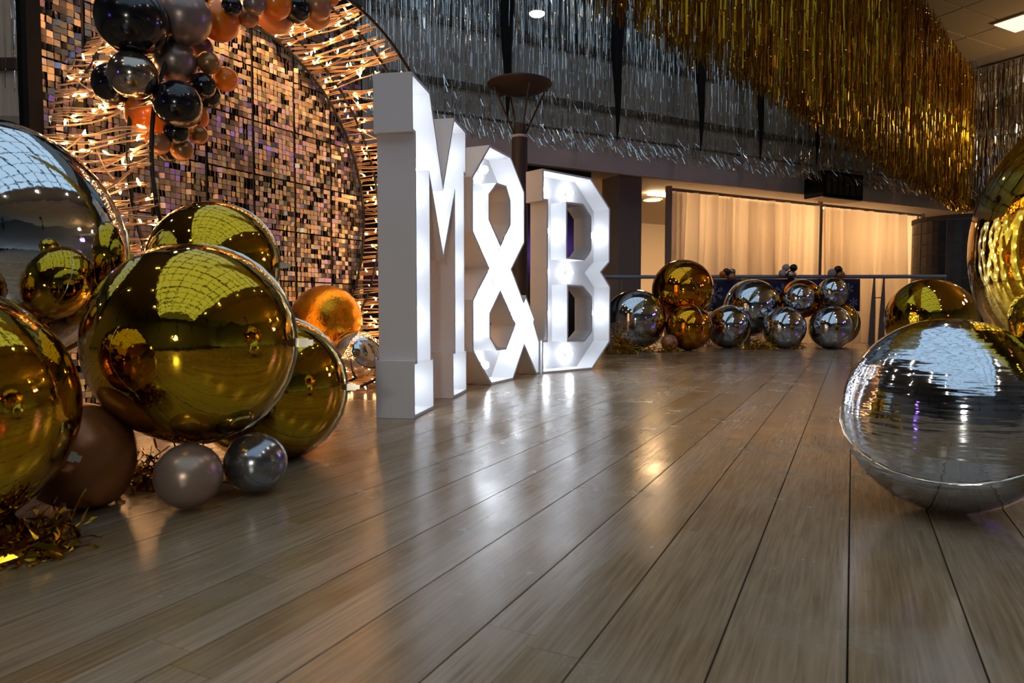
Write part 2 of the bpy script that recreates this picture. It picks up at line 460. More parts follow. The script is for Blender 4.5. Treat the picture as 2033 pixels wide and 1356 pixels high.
tag(MB().box((-12, 18, -0.4), (17, 18.2, 6.8)).box((17, 5, -0.4), (17.2, 18.2, 6.8)).build('wall_back', M_hall), kind='structure')
# ---- roof with glazed vault
VX0, VX1, VY0, VY1, VZ = -3.4, 4.2, -9.5, 8.2, 6.6
roof = tag(MB().box((-12, -11.2, VZ), (VX0, 18.2, VZ + .2)).box((VX1, -11.2, VZ), (17.2, 18.2, VZ + .2)).box((VX0, VY1, VZ), (VX1, 18, VZ + .2)).box((VX0, -11.2, VZ), (VX1, VY0, VZ + .2)).build('ceiling_hall', M_hall), kind='structure')
sky = tag(empty('roof_light', (0, 0, 0)), 'arched glass roof light over the dance floor', 'roof light')
def vault(a): 
    cx = (VX0 + VX1) / 2; hw = (VX1 - VX0) / 2
    return (cx - hw * math.cos(a), VZ + 0.2 + 1.7 * math.sin(a))
NV, NY = 8, 14
for j in range(NY + 1):
    y = VY0 + (VY1 - VY0) * j / NY
    MB().tube([(vault(PI * k / 24)[0], y, vault(PI * k / 24)[1]) for k in range(25)], 0.06 if j % 3 else 0.11, 6).build('rib', M_rib, sky)
for k in range(1, NV):
    x, z = vault(PI * k / NV)
    MB().tube([(x, VY0, z), (x, VY1, z)], 0.04, 6).build('purlin', M_rib, sky)
for j in range(NY):
    for k in range(NV):
        (xa, za), (xb, zb) = vault(PI * k / NV), vault(PI * (k + 1) / NV)
        y0 = VY0 + (VY1 - VY0) * j / NY; y1 = VY0 + (VY1 - VY0) * (j + 1) / NY
        q = MB(); q.quad((xa, y0, za), (xa, y1, za), (xb, y1, zb), (xb, y0, zb)); q.build('pane', M_glass, sky)
for y in (VY0, VY1):        # closed vault ends
    q = MB(); n = 16
    vs = [(vault(PI * k / n)[0], y, vault(PI * k / n)[1]) for k in range(n + 1)]
    q.v = vs; q.f = [tuple(range(n + 1))]; q.build('end_wall', M_hall, sky)

# ---- suspended ceiling beyond the gold fringe
CZ = 4.9
GD = Vector((math.sin(R_(42)), math.cos(R_(42)), 0)); GN = Vector((math.cos(R_(42)), -math.sin(R_(42)), 0))
GC = Vector((8.60, 13.0, 0))
ceil = tag(empty('ceiling', (0, 0, 0)), kind='structure')
cM = Matrix.Translation((GC.x, GC.y, CZ)) @ Matrix.Rotation(FROT, 4, 'Z')
tile_me = MB().box((-0.585, -0.285, 0.0), (0.585, 0.285, 0.02)).mesh('ceiling_tile'); tile_me.materials.append(M_ceil)
bars = MB()
def right_of_gold(p): return (p - GC).dot(GN) > -1.6 and p.x > 4.7
cnt = 0
for i in range(-9, 4):
    for j in range(-20, 2):
        p = cM @ Vector((i * 1.2, j * 0.6, 0))
        if right_of_gold(p) and (p - RC).dot(RN) > 0.2:
            link('ceiling_tile', tile_me, None, ceil, loc=p, rot=(0, 0, FROT)); cnt += 1
MB().box((-12, -14, 0.025), (6, 4, 0.03), cM).build('grid_backing', M_tbar, ceil)
# keep the backing only right of the fringe: trim polygon
bm = bmesh.new(); bm.from_mesh(bpy.data.objects['grid_backing'].data)
bmesh.ops.bisect_plane(bm, geom=bm.verts[:] + bm.edges[:] + bm.faces[:], plane_co=GC - GN * 1.6, plane_no=-GN, clear_outer=True)
bmesh.ops.bisect_plane(bm, geom=bm.verts[:] + bm.edges[:] + bm.faces[:], plane_co=(4.4, 0, 0), plane_no=(-1, 0, 0), clear_outer=True)
bm.to_mesh(bpy.data.objects['grid_backing'].data); bm.free()
# light panels set in the suspended ceiling
M_panel = emis('ceiling_light_panel', (1.0, 0.86, 0.62), 1.3)
for lx, ly, lb in ((-1.72, -1.62, 'pale lit panel in the tan tiled ceiling beside the silver fringe'),):
    p = cM @ Vector((lx, ly, -0.03))
    lp = tag(empty('ceiling_light', p, FROT), lb, 'ceiling light')
    MB().box((-0.3, -0.2, -0.012), (0.3, 0.2, 0.0)).build('diffuser', M_panel, lp)
    MB().box((-0.33, -0.23, 0.0), (0.33, 0.23, 0.03)).build('frame', M_tbar, lp)

# ---- warm lamps under the gallery (they light the sheer drapes from behind)
M_down = emis('warm_downlight', (1.0, 0.60, 0.24), 22.0)
M_strip = emis('warm_strip_light', (1.0, 0.64, 0.33), 88.0)
names = ['round warm downlight in the soffit beside the brown column', 'round warm downlight in the soffit behind the sheer drape', 'round warm downlight in the soffit above the drape seam', 'round warm downlight in the soffit near the dark drum']
for (t, n), lb in zip(((0.05, -2.2), (1.4, -1.8), (3.2, -1.6), (5.0, -1.5)), names):
    p = on_f(t, n, 2.35)
    d = tag(empty('downlight', p), lb, 'downlight', 'downlights in the gallery soffit')
    MB().lathe([(0.0, -0.012), (0.15, -0.012), (0.15, -0.004)], 24).build('lens', M_down, d)
    MB().lathe([(0.15, -0.02), (0.18, -0.02), (0.18, 0.0), (0.15, 0.0)], 24, cap=False).build('trim_ring', M_soffit, d)
slat = tag(fbox('strip_light', 0.9, 7.4, -1.3, -1.16, 2.31, 2.345, M_strip), 'long warm strip light under the soffit above the drapes', 'strip light')
shelf = tag(empty('shelf_unit', on_f(0.2, -3.6)), 'pale shelf unit glimpsed in the lit gap beside the brown column', 'shelf')
for z in (0.45, 0.85, 1.25, 1.6):
    fbox('shelf_board', -0.4, 1.0, -3.9, -3.5, z - .15, z - 0.12, M_column, shelf).location = -shelf.location
fbox('back_board', -0.4, 1.0, -3.98, -3.9, -0.15, 1.7, M_soffit, shelf).location = -shelf.location

# ================================================================== SHEER DRAPES
DA = Vector((2.28, 10.02, 0)); DB = Vector((7.66, 12.85, 0)); DD = (DB - DA); DL = DD.length; DD.normalize(); DN = Vector((DD.y, -DD.x, 0))
ZT = 2.19
def drape(name, s0, s1, label, seed, gather=None):
    rnd = random.Random(seed)
    nx, nz = int((s1 - s0) / 0.012), 14
    ph = []; x = 0
    b = MB()
    # irregular pleats: sum of drifting waves
    k = [(rnd.uniform(19, 22), rnd.uniform(0, 6), 0.055), (rnd.uniform(33, 38), rnd.uniform(0, 6), 0.034), (rnd.uniform(55, 63), rnd.uniform(0, 6), 0.014), (rnd.uniform(4, 6), rnd.uniform(0, 6), 0.03)]
    for j in range(nz + 1):
        fz = j / nz
        for i in range(nx + 1):
            s = s0 + (s1 - s0) * i / nx
            off = 0
            for f, p, a in k:
                off += a * math.sin(f * (s + 0.03 * math.sin(3 * s + 2 * fz)) + p + 0.8 * fz * math.sin(f + s)) * (0.55 + 0.45 * (1 - fz) + 0.2 * math.sin(5 * s + p))
            q = DA + DD * s + DN * off
            b.v.append((q.x, q.y, ZT - (ZT + 0.14) * (1 - fz)))
    for j in range(nz):
        for i in range(nx):
            a = j * (nx + 1) + i
            b.f.append((a, a + 1, a + nx + 2, a + nx + 1))
    # where the cloth is bunched a second ply hangs behind the first
    x = s0 + 0.05
    while x < s1 - 0.25:
        wd = rnd.uniform(0.03, 0.13)
        for ply in range(rnd.choice((1, 2, 2))):
            k0 = len(b.v); m2 = max(4, int(wd / 0.012))
            for j in range(nz + 1):
                fz = j / nz; sp = wd * (1.0 + 0.5 * (1 - fz))
                for i in range(m2 + 1):
                    q = DA + DD * (x + 0.04 * math.sin(2 * fz + x) + sp * i / m2) - DN * (0.17 + 0.05 * ply + 0.02 * math.sin(i * 1.1))
                    b.v.append((q.x, q.y, ZT - (ZT + 0.14) * (1 - fz)))
            for j in range(nz):
                for i in range(m2):
                    a = k0 + j * (m2 + 1) + i
                    b.f.append((a, a + 1, a + m2 + 2, a + m2 + 1))
        x += wd + rnd.uniform(0.03, 0.22)
    o = b.build(name, M_drape, smooth=True)
    return tag(o, label, 'drape', 'sheer drapes on the dark pipe')
SM = 3.25
drape('sheer_drape', 0.06, SM - 0.05, 'wide sheer cream drape between the brown column and the drape seam', 3)
drape('sheer_drape', SM + 0.05, DL - 0.1, 'sheer cream drape between the drape seam and the dark drum', 8)
dp = tag(empty('drape_stand', DA), 'dark pipe frame carrying the sheer drapes', 'drape stand')
q0 = DA * 0
MB().tube([q0 + Vector((0, 0, ZT + .02)), DD * DL + Vector((0, 0, ZT + .02))], 0.024, 8).build('crossbar', M_column, dp)
for s in (0.0, SM, DL):
    p = DD * s
    MB().tube([p + Vector((0, 0, -0.14)), p + Vector((0, 0, ZT + (.08 if s == SM else .06)))], [0.045, 0.05], 10).build('upright', M_pipe, dp)
    MB().box((p.x - .2, p.y - .2, -0.15), (p.x + .2, p.y + .2, -0.135)).build('base_plate', M_column, dp)
# dark speaker-like box fixed under the gallery front
bx = tag(empty('wall_box', on_f(3.05, 0, 2.2)), 'dark heater box hanging on the gallery front above the drape seam', 'wall unit')
o = fbox('body', 3.0, 3.95, 0.0, 0.35, 2.22, 2.62, M_blackcloth, bx); o.location = -bx.location
o = fbox('underside_panel', 3.02, 3.93, 0.02, 0.33, 2.205, 2.22, M_soffit, bx); o.location = -bx.location
for i in range(6):
    o = fbox('slat', 3.06 + i * .145, 3.16 + i * .145, 0.35, 0.362, 2.27, 2.57, M_black, bx); o.location = -bx.location

# ================================================================== DRUM
dr = tag(empty('dark_drum', (6.62, 10.15, 0)), 'dark panelled round drum beside the sheer drapes', 'kiosk')
MB().lathe([(0.0, -0.15), (0.60, -0.15), (0.60, 1.77), (0.0, 1.77)], 48).build('core', M_drumline, dr)
na = 10
for r in range(9):
    z0 = 1.735 - (r + 1) * 0.165; 
    for a in range(na):
        A0 = -PI + 2 * PI * a / na + 0.012 + 0.1; A1 = -PI + 2 * PI * (a + 1) / na - 0.012 + 0.1
        if math.sin((A0 + A1) / 2) > 0.35: continue      # the side the hall never sees is left plain
        b = MB(); n = 4
        for rr in (0.600, 0.614):
            for z in (z0, z0 + 0.158):
                for k in range(n + 1):
                    an = A0 + (A1 - A0) * k / n
                    b.v.append((rr * math.cos(an), rr * math.sin(an), z))
        def ix(l, z, k): return l * 2 * (n + 1) + z * (n + 1) + k
        for k in range(n):
            b.f.append((ix(1, 0, k), ix(1, 0, k + 1), ix(1, 1, k + 1), ix(1, 1, k)))
            b.f.append((ix(0, 1, k), ix(1, 1, k), ix(1, 1, k + 1), ix(0, 1, k + 1)))
            b.f.append((ix(0, 0, k + 1), ix(1, 0, k + 1), ix(1, 0, k), ix(0, 0, k)))
        b.f.append((ix(0, 0, 0), ix(1, 0, 0), ix(1, 1, 0), ix(0, 1, 0))); b.f.append((ix(1, 0, n), ix(0, 0, n), ix(0, 1, n), ix(1, 1, n)))
        b.build('panel', M_drum, dr)
MB().lathe([(0.5, 1.74), (0.625, 1.74), (0.625, 1.80), (0.5, 1.80)], 48).build('top_rim', M_groove, dr)

# ================================================================== RAILING
RA, RB = Vector((1.2, 9.22, 0)), Vector((5.75, 9.08, 0))
rl = tag(empty('railing', RA), 'blue-grey tube railing along the edge of the wooden floor', 'railing')
MB().tube([(0, 0, 0.90), (RB.x - RA.x, RB.y - RA.y, 0.90)], 0.026, 10).build('handrail', M_rail, rl)
def rail_y(x): return (RB.y - RA.y) * x / (RB.x - RA.x)
for px_ in (0.15, 1.85, 3.62):
    for k, dx in enumerate((0.0, 0.125)):
        x = px_ + dx; y = rail_y(x)
        sgn = -1 if k == 0 else 1
        b = MB(); prof = [(0.0, 0.085), (0.35, 0.07), (0.62, 0.048), (0.82, 0.022), (0.88, 0.018)]
        for z, wd in prof:
            for xx, yy_ in ((x - wd / 2 - (.88 - z) * .02, y - .008), (x + wd / 2 - (.88 - z) * .02, y - .008), (x + wd / 2 - (.88 - z) * .02, y + .008), (x - wd / 2 - (.88 - z) * .02, y + .008)):
                b.v.append((xx, yy_, z))
        for i in range(len(prof) - 1):
            for k2 in range(4):
                k3 = (k2 + 1) % 4
                b.f.append((i * 4 + k2, i * 4 + k3, i * 4 + 4 + k3, i * 4 + 4 + k2))
        b.build('post', M_railpost, rl)
    MB().tube([(px_ - .01, rail_y(px_), 0.62), (px_ + .13, rail_y(px_ + .13), 0.62)], 0.008, 6).build('link_bar', M_column, rl)
ban = tag(empty('snowflake_banner', (RA.x + 1.4, RA.y + rail_y(1.4) - 0.03, 0.44)), 'navy cloth banner with pale snowflakes tied along the railing', 'banner')
b = MB(); n = 40; BL = 2.02
for j in range(7):
    for i in range(n + 1):
        b.v.append((BL * i / n, rail_y(BL * i / n) + 0.012 * math.sin(i * .9) * (1 - j / 6), 0.43 * j / 6))
for j in range(6):
    for i in range(n):
        a = j * (n + 1) + i; b.f.append((a, a + 1, a + n + 2, a + n + 1))
bo = b.build('cloth', M_navy, ban, smooth=True)
sm = bo.modifiers.new('thick', 'SOLIDIFY'); sm.thickness = 0.004
def flake(cx, cz, r):
    b = MB()
    for k in range(6):
        a = PI * k / 3 + PI / 2
        d = Vector((math.cos(a), 0, math.sin(a))); pv = Vector((-d.z, 0, d.x))
        def seg(p, q, wd):
            e = (q - p).normalized(); s_ = Vector((-e.z, 0, e.x)) * wd
            b.quad(p - s_, q - s_, q + s_, p + s_)
        o0 = Vector((cx, -0.018 + rail_y(cx), cz))
        seg(o0, o0 + d * r, 0.006)
        for f in (0.45, 0.7):
            for sg in (-1, 1):
                st = o0 + d * r * f
                seg(st, st + (d * 0.7 + pv * sg * 0.7) * r * 0.3, 0.005)
    o = b.build('snowflake', M_flake, ban)
    o['label'] = 'pale lilac six-armed snowflake print'
for cx, cz, r in ((0.10, 0.24, 0.13), (0.02, 0.06, 0.07), (0.55, 0.2, 0.1), (1.0, 0.26, 0.11), (1.45, 0.2, 0.1), (1.86, 0.3, 0.07), (1.93, 0.12, 0.06)): flake(cx, cz, r)

# ================================================================== LAMP POST
lp = tag(empty('lamp_post', (0.062, 5.6, -0.11)), 'dark bronze lamp post with a wide shallow dish behind the ampersand', 'lamp post')
MB().lathe([(0.10, 0), (0.10, 0.02), (0.064, 0.05), (0.064, 1.97), (0.055, 1.985)], 28).build('post', M_post, lp, smooth=False)
MB().lathe([(0.066, 1.965), (0.068, 1.975), (0.066, 1.985)], 28).build('collar', M_fascia2, lp)
MB().lathe([(0.048, 1.98), (0.052, 2.0), (0.05, 2.07), (0.044, 2.075)], 20).build('head', M_post, lp)
for a in (20, 110, 200, 290):
    c, s = math.cos(R_(a)), math.sin(R_(a))
    MB().tube([(0.05 * c, 0.05 * s, 2.0), (0.215 * c, 0.215 * s, 2.35)], 0.009, 6).build('strut', M_post, lp)
MB().lathe([(0.02, 2.325), (0.10, 2.33), (0.20, 2.352), (0.255, 2.385), (0.262, 2.39), (0.262, 2.398), (0.20, 2.40), (0.0, 2.41)], 40).build('dish', M_post, lp, smooth=True)
MB().tube([(-0.08, -0.05, 2.335), (-0.16, 0.19, 2.36)], 0.008, 5).build('dish_rib', M_black, lp)
MB().tube([(0.10, -0.02, 2.335), (0.23, 0.08, 2.37)], 0.008, 5).build('dish_rib', M_black, lp)

# ================================================================== FOIL FRINGES
def fringe(name, m, A, B, ztop, zbot, n, wid, label, seed, depth=0.1, jag=0.12, curl=0.0, foldz=0.17, cover=0.12):
    """hanging curtain of foil strands, folded at regular heights so that the folds glint"""
    rnd = random.Random(seed)
    A = Vector(A); B = Vector(B); D = (B - A); L = D.length; D.normalize(); N = Vector((D.y, -D.x, 0))
    b = MB()
    for i in range(n):
        s = L * (i + rnd.random()) / n
        base = A + D * s + N * rnd.uniform(-depth, depth)
        zt = ztop(s / L) if callable(ztop) else ztop
        zb = (zbot(s / L) if callable(zbot) else zbot) + abs(rnd.gauss(0, jag))
        if rnd.random() < 0.07: zb += rnd.uniform(0, 0.5)
        wv = wid * rnd.uniform(0.6, 1.3)
        ang = rnd.uniform(-0.9, 0.9)
        z = zt; lat = 0.0; nor = 0.0
        prev = None
        first_fold = foldz * (math.floor(zt / foldz))
        levels = [zt]; folds = set()
        zz = first_fold
        while zz > zb + 0.03:
            zk = zz + rnd.uniform(-.012, .012)
            levels.append(zk + 0.007); folds.add(len(levels)); levels.append(zk); levels.append(zk - 0.007)
            if rnd.random() < 0.5: levels.append(zz - foldz * rnd.uniform(.35, .65))
            zz -= foldz
        if curl: levels.append(zb + rnd.uniform(.06, .14))
        levels.append(zb)
        lean = rnd.gauss(0, 0.012)
        for li, z in enumerate(levels):
            if z < zb: break
            ang += rnd.gauss(0, 0.13)
            if curl and li == len(levels) - 1:
                lat += curl * rnd.uniform(-0.2, 1.0) * 0.05
                nor += rnd.uniform(0.02, .09)
            lat += lean * 0.12
            nor += rnd.gauss(0, 0.003)
            c = base + D * lat + N * (nor + (rnd.choice((-1, 1)) * rnd.uniform(.001, .007) if li in folds else 0.0)); c.z = z
            wdir = D * math.cos(ang) + N * math.sin(ang)
            wq = wv * (2.0 if curl and li >= len(levels) - 2 else 1.0)
            e0, e1 = c - wdir * wq / 2, c + wdir * wq / 2
            k = len(b.v); b.v += [tuple(e0), tuple(e1)]
            if prev is not None: b.f.append((prev, prev + 1, k + 1, k))
            prev = k
    o = b.mesh(name)
    root = tag(empty(name, A), label, 'foil curtain', 'foil fringe curtains')
    ob = link('strands', o, m, root); ob.location = -Vector(root.location); ob['kind'] = 'stuff'
    # header the strands hang from
    h = MB()
    za, zb_ = (ztop(0), ztop(1)) if callable(ztop) else (ztop, ztop)
    h.tube([A + Vector((0, 0, za)), B + Vector((0, 0, zb_))], 0.02, 6)
    ho = h.build('header', M_blackcloth if m is M_tin_g else M_tin_s, root); ho.location = -Vector(root.location)
    return root

fringe('silver_fringe', M_tin_s, on_f(-4.2, 0.28), on_f(7.1, 0.28), 5.6, 2.42, 2300, 0.0042, 'long silver foil fringe hanging over the gallery front', 11, depth=0.10, curl=1.0)
fringe('silver_fringe', M_tin_s, (-8.5, LW_Y - 0.25, 0), (-2.6, LW_Y - 0.25, 0), 5.6, 2.62, 300, 0.006, 'sparse silver foil fringe beside the black edge of the sequin wall', 12, depth=0.08)
ra = RC + RN * 0.15 + RD * 0.1; rb_ = RC + RN * 0.15 + RD * 6.0
fringe('silver_fringe', M_tin_s, ra, rb_, 4.86, 2.40, 1500, 0.009, 'dense silver foil fringe on the wall under the tiled ceiling', 13, depth=0.05)
ga = GC - GD * 13.2; gb = GC - GD * 0.05
fringe('gold_fringe', M_tin_g, ga, gb, 4.70, 2.24, 3200, 0.012, 'gold foil fringe hanging in a long slanting run from the ceiling edge', 14, depth=0.14, jag=0.09)
# ceiling edge beam the gold fringe hangs from
bmv = MB(); 
for (p, q) in ((ga, gb),):
    M = Matrix.Translation((p.x, p.y, 0)) @ Matrix.Rotation(math.atan2((q - p).y, (q - p).x), 4, 'Z')
    bmv.box((0, -0.05, 4.69), ((q - p).length, 0.05, 4.74), M)
tag(bmv.build('trim_2', M_groove), kind='structure')

# black pointed tails of cloth hanging among the silver strands
def tail(px_t, z_tip, wd, label, n_off=0.42):
    p = on_f(px_t, n_off)
    b = MB(); n = 14
    r = random.Random(int(px_t * 100))
    for i in range(n + 1):
        z = z_tip + (5.7 - z_tip) * i / n
        f = min(1.0, (z - z_tip) / 1.3) ** 0.8
        hw = wd * f / 2 + 0.004
        for k in range(5):
            u = -hw + 2 * hw * k / 4
            nn = 0.045 * f * math.sin(k * PI / 2 + 0.6 * math.sin(i))
            q = FD * u + FN * nn
            b.v.append((q.x, q.y, z))
    for i in range(n):
        for k in range(4):
            a = i * 5 + k; b.f.append((a, a + 1, a + 6, a + 5))
    o = b.build('cloth_tail', M_blackcloth, smooth=True, loc=p)
    md = o.modifiers.new('thick', 'SOLIDIFY'); md.thickness = 0.006
    return tag(o, label, 'cloth tail', 'black cloth tails among the silver fringe')
tail(-2.55, 2.62, 0.17, 'black pointed cloth tail hanging just beside the lamp dish')
tail(-0.98, 2.60, 0.19, 'black pointed cloth tail hanging above the letter B')
tail(0.42, 2.63, 0.20, 'black pointed cloth tail hanging above the brown column')
tail(1.55, 2.60, 0.20, 'black pointed cloth tail just clear of the gold fringe edge')
tail(2.75, 2.66, 0.18, 'short black pointed cloth tail partly covered by gold fringe')

gl = tag(empty('gallery_lamp', on_f(-1.0, -1.6, 4.93)), 'bright warm lamp glowing on the upper gallery behind silver strands', 'lamp')
MB().lathe([(0.0, -0.03), (0.10, -0.02), (0.12, 0.0)], 20).build('lens', emis('gallery_lamp_glow', (1, 0.78, 0.4), 30), gl)
MB().lathe([(0.12, 0.0), (0.13, 0.04), (0.03, 0.08), (0.02, 1.2)], 20).build('housing', M_groove, gl)

# ================================================================== SEQUIN WALL
WA = R_(28)
WP = Vector((-1.6477, 3.99, 0)); WD = Vector((math.sin(WA), math.cos(WA), 0)); WN = Vector((math.cos(WA), -math.sin(WA), 0))
WROT = math.atan2(WD.y, WD.x)                    # local x along the wall, local y = away from the hall, local z up
PIT = 0.0312; PAN = PIT * 10 + 0.018
U0 = 0.189 + 0.009 - 4 * PAN             # panel seams fall at u = 0.189 and every panel from there
sw = tag(empty('sequin_wall', WP, WROT), 'wall of holographic square sequins on a black frame behind the light ring', 'sequin wall')
NP_U, NP_V = 7, 8
MB().box((-1.06, 0.012, 0.0), (U0 + NP_U * PAN + 0.02, 0.05, NP_V * PAN + .03)).build('backing_board', M_blackcloth, sw)
MB().box((-1.06, -0.03, 0.0), (-1.0, 0.05, NP_V * PAN + .6)).build('frame_post', M_blackcloth, sw)
for k in range(NP_U):
    MB().box((U0 + k * PAN + PAN - 0.016, 0.0, 0.0), (U0 + k * PAN + PAN - 0.004, 0.014, NP_V * PAN)).build('seam_bar', M_black, sw)
tiles = []
rnd = random.Random(21)
for a in range(NP_U * 10):
    for c in range(NP_V * 10):
        u = U0 + (a // 10) * PAN + (a % 10 + 0.5) * PIT
        z = (c // 10) * (PIT * 10 + 0.006) + (c % 10 + 0.5) * PIT + 0.02
        yaw = rnd.gauss(0, 0.15); pit = rnd.gauss(0, 0.09)
        q = rnd.random()
        if q < 0.26: yaw = rnd.choice((-1, 1)) * rnd.uniform(0.35, 0.95)
        elif q < 0.33: yaw = rnd.choice((-1, 1)) * rnd.uniform(1.0, 1.35)
        if u > -0.985: tiles.append((u, z, yaw, pit, rnd.random()))
def tile_rank(t):
    p = WP + WD * t[0]; p.z = t[1]
    ppx = 1016.5 + 1355 * p.x / p.y; ppy = 612 - 1355 * (p.z - 0.48) / p.y
    ok = 85 < ppx < 735 and -5 < ppy < 560 and not (ppx < 250 and ppy > 240) and not (190 < ppx < 470 and ppy < 290)
    return (0 if ok else 1, p.y - 0.25 * abs(math.cos(t[2])))
tiles.sort(key=tile_rank)
HT = 0.0142
t_me = MB().box((-HT, -0.0006, -HT), (HT, 0.0006, HT)).mesh('sequin'); t_me.materials.append(M_sequin)
rest = MB()
for i, (u, z, yaw, pit, tn) in enumerate(tiles):
    if i < 300:
        o = link('sequin', t_me, None, sw, loc=(u, -0.004, z), rot=(pit, 0, yaw)); o['tint'] = tn
    else:
        M = Matrix.Translation((u, -0.004, z)) @ Matrix.Rotation(yaw, 4, 'Z') @ Matrix.Rotation(pit, 4, 'X')
        rest.box((-HT, -0.0006, -HT), (HT, 0.0006, HT), M, tn)
o = rest.build('sequins_beyond', M_sequins, sw); o['kind'] = 'stuff'

# ================================================================== LIGHT RING
rg = tag(empty('light_ring', WP + WD * 0.07 + Vector((0, 0, 0)), WROT), 'round black hoop tunnel strung all over with warm fairy lights', 'light ring')
RR, RZ = 1.07, 1.09
def hoop(off, r, tr):
    return MB().tube([(r * math.cos(2 * PI * k / 72), -off, RZ + r * math.sin(2 * PI * k / 72)) for k in range(73)], tr, 8, cap=False)
for off in (0.05, 0.19, 0.62, 0.77): hoop(off, RR - 0.004, 0.009).build('hoop', M_black, rg, smooth=True)
rnd = random.Random(5)
NW = 225
wires = MB(); bulbs = []
for i in range(NW):
    a0 = 2 * PI * (i + rnd.uniform(-.35, .35)) / NW; a1 = a0 + rnd.gauss(0.0, 0.035) + 0.02
    zf = RZ + RR * math.sin(a0)
    if zf < 0.03: continue
    pts = []
    w1, w2 = rnd.uniform(0, 6), rnd.uniform(0.004, 0.012)
    o0, o1 = rnd.uniform(0.02, 0.06), rnd.uniform(0.70, 0.79)
    if rnd.random() < 0.12: o1 = rnd.uniform(0.3, 0.6)
    for k in range(11):
        f = k / 10; a = a0 + (a1 - a0) * f + 0.006 * math.sin(7 * f + w1)
        r = RR + 0.006 + w2 * math.sin(9 * f + w1) - 0.012 * math.sin(PI * f)
        pts.append(Vector((r * math.cos(a), -(o0 + (o1 - o0) * f), RZ + r * math.sin(a) - 0.01 * math.sin(PI * f))))
    wires.tube(pts, 0.0040, 5, cap=False)
    if rnd.random() < 0.45:           # a second cable lying almost alongside
        wires.tube([p + Vector((rnd.uniform(-.004, .004), 0, 0.007 + 0.004 * math.sin(k))) for k, p in enumerate(pts)], 0.0036, 5, cap=False)
    for k in range(rnd.choice((3, 4, 4, 5))):
        j = rnd.randrange(1, 10); p = pts[j].lerp(pts[min(j + 1, 10)], rnd.random())
        bulbs.append((p, Vector((rnd.gauss(0, 1), rnd.gauss(0, .9), rnd.gauss(0, 1))).normalized()))
# loose diagonal cable runs
for i in range(130):
    a0 = rnd.uniform(0, 2 * PI); a1 = a0 + rnd.uniform(-.14, .14)
    if RZ + RR * math.sin(a0) < 0.05: continue
    o0, o1 = rnd.uniform(0.02, .5), rnd.uniform(.25, .79)
    pts = [Vector(((RR + .01) * math.cos(a0 + (a1 - a0) * f), -(o0 + (o1 - o0) * f), RZ + (RR + .01) * math.sin(a0 + (a1 - a0) * f) - 0.02 * math.sin(PI * f))) for f in (0, .25, .5, .75, 1)]
    wires.tube(pts, 0.0034, 5, cap=False)
wo = wires.build('light_string', M_wire, rg, smooth=True); wo['label'] = 'clear cable with bulb glow in its colour, wound back and forth between the hoops'
b_me = MB().lathe([(0.003, 0.0), (0.0052, 0.018), (0.0015, 0.030)], 4).mesh('fairy_bulb'); b_me.materials.append(M_fairy)
def bulb_rank(t):
    p = rg.matrix_world @ t[0] if False else (Vector(rg.location) + WD * t[0].x + WN * (-t[0].y) + Vector((0, 0, t[0].z)))
    ppx = 1016.5 + 1355 * p.x / p.y; ppy = 612 - 1355 * (p.z - 0.48) / p.y
    ok = 90 < ppx < 800 and 0 < ppy < 700 and not (740 < ppx < 830 and ppy > 150) and not (190 < ppx < 470 and ppy < 290) and not (ppx < 250 and ppy > 330)
    return (0 if ok else 1, p.y)
bulbs.sort(key=bulb_rank)
rest = MB()
for i, (p, d) in enumerate(bulbs):
    qt = d.to_track_quat('Z', 'Y')
    if i < 300:
        link('fairy_bulb', b_me, None, rg, loc=p, rot=qt.to_euler())
    else:
        M = Matrix.Translation(p) @ qt.to_matrix().to_4x4()
        k0 = len(rest.v); rest.lathe([(0.003, 0.0), (0.0052, 0.018), (0.0015, 0.030)], 4)
        for k in range(k0, len(rest.v)): rest.v[k] = tuple(M @ Vector(rest.v[k]))
o = rest.build('fairy_bulbs_beyond', M_fairy, rg); o['kind'] = 'stuff'

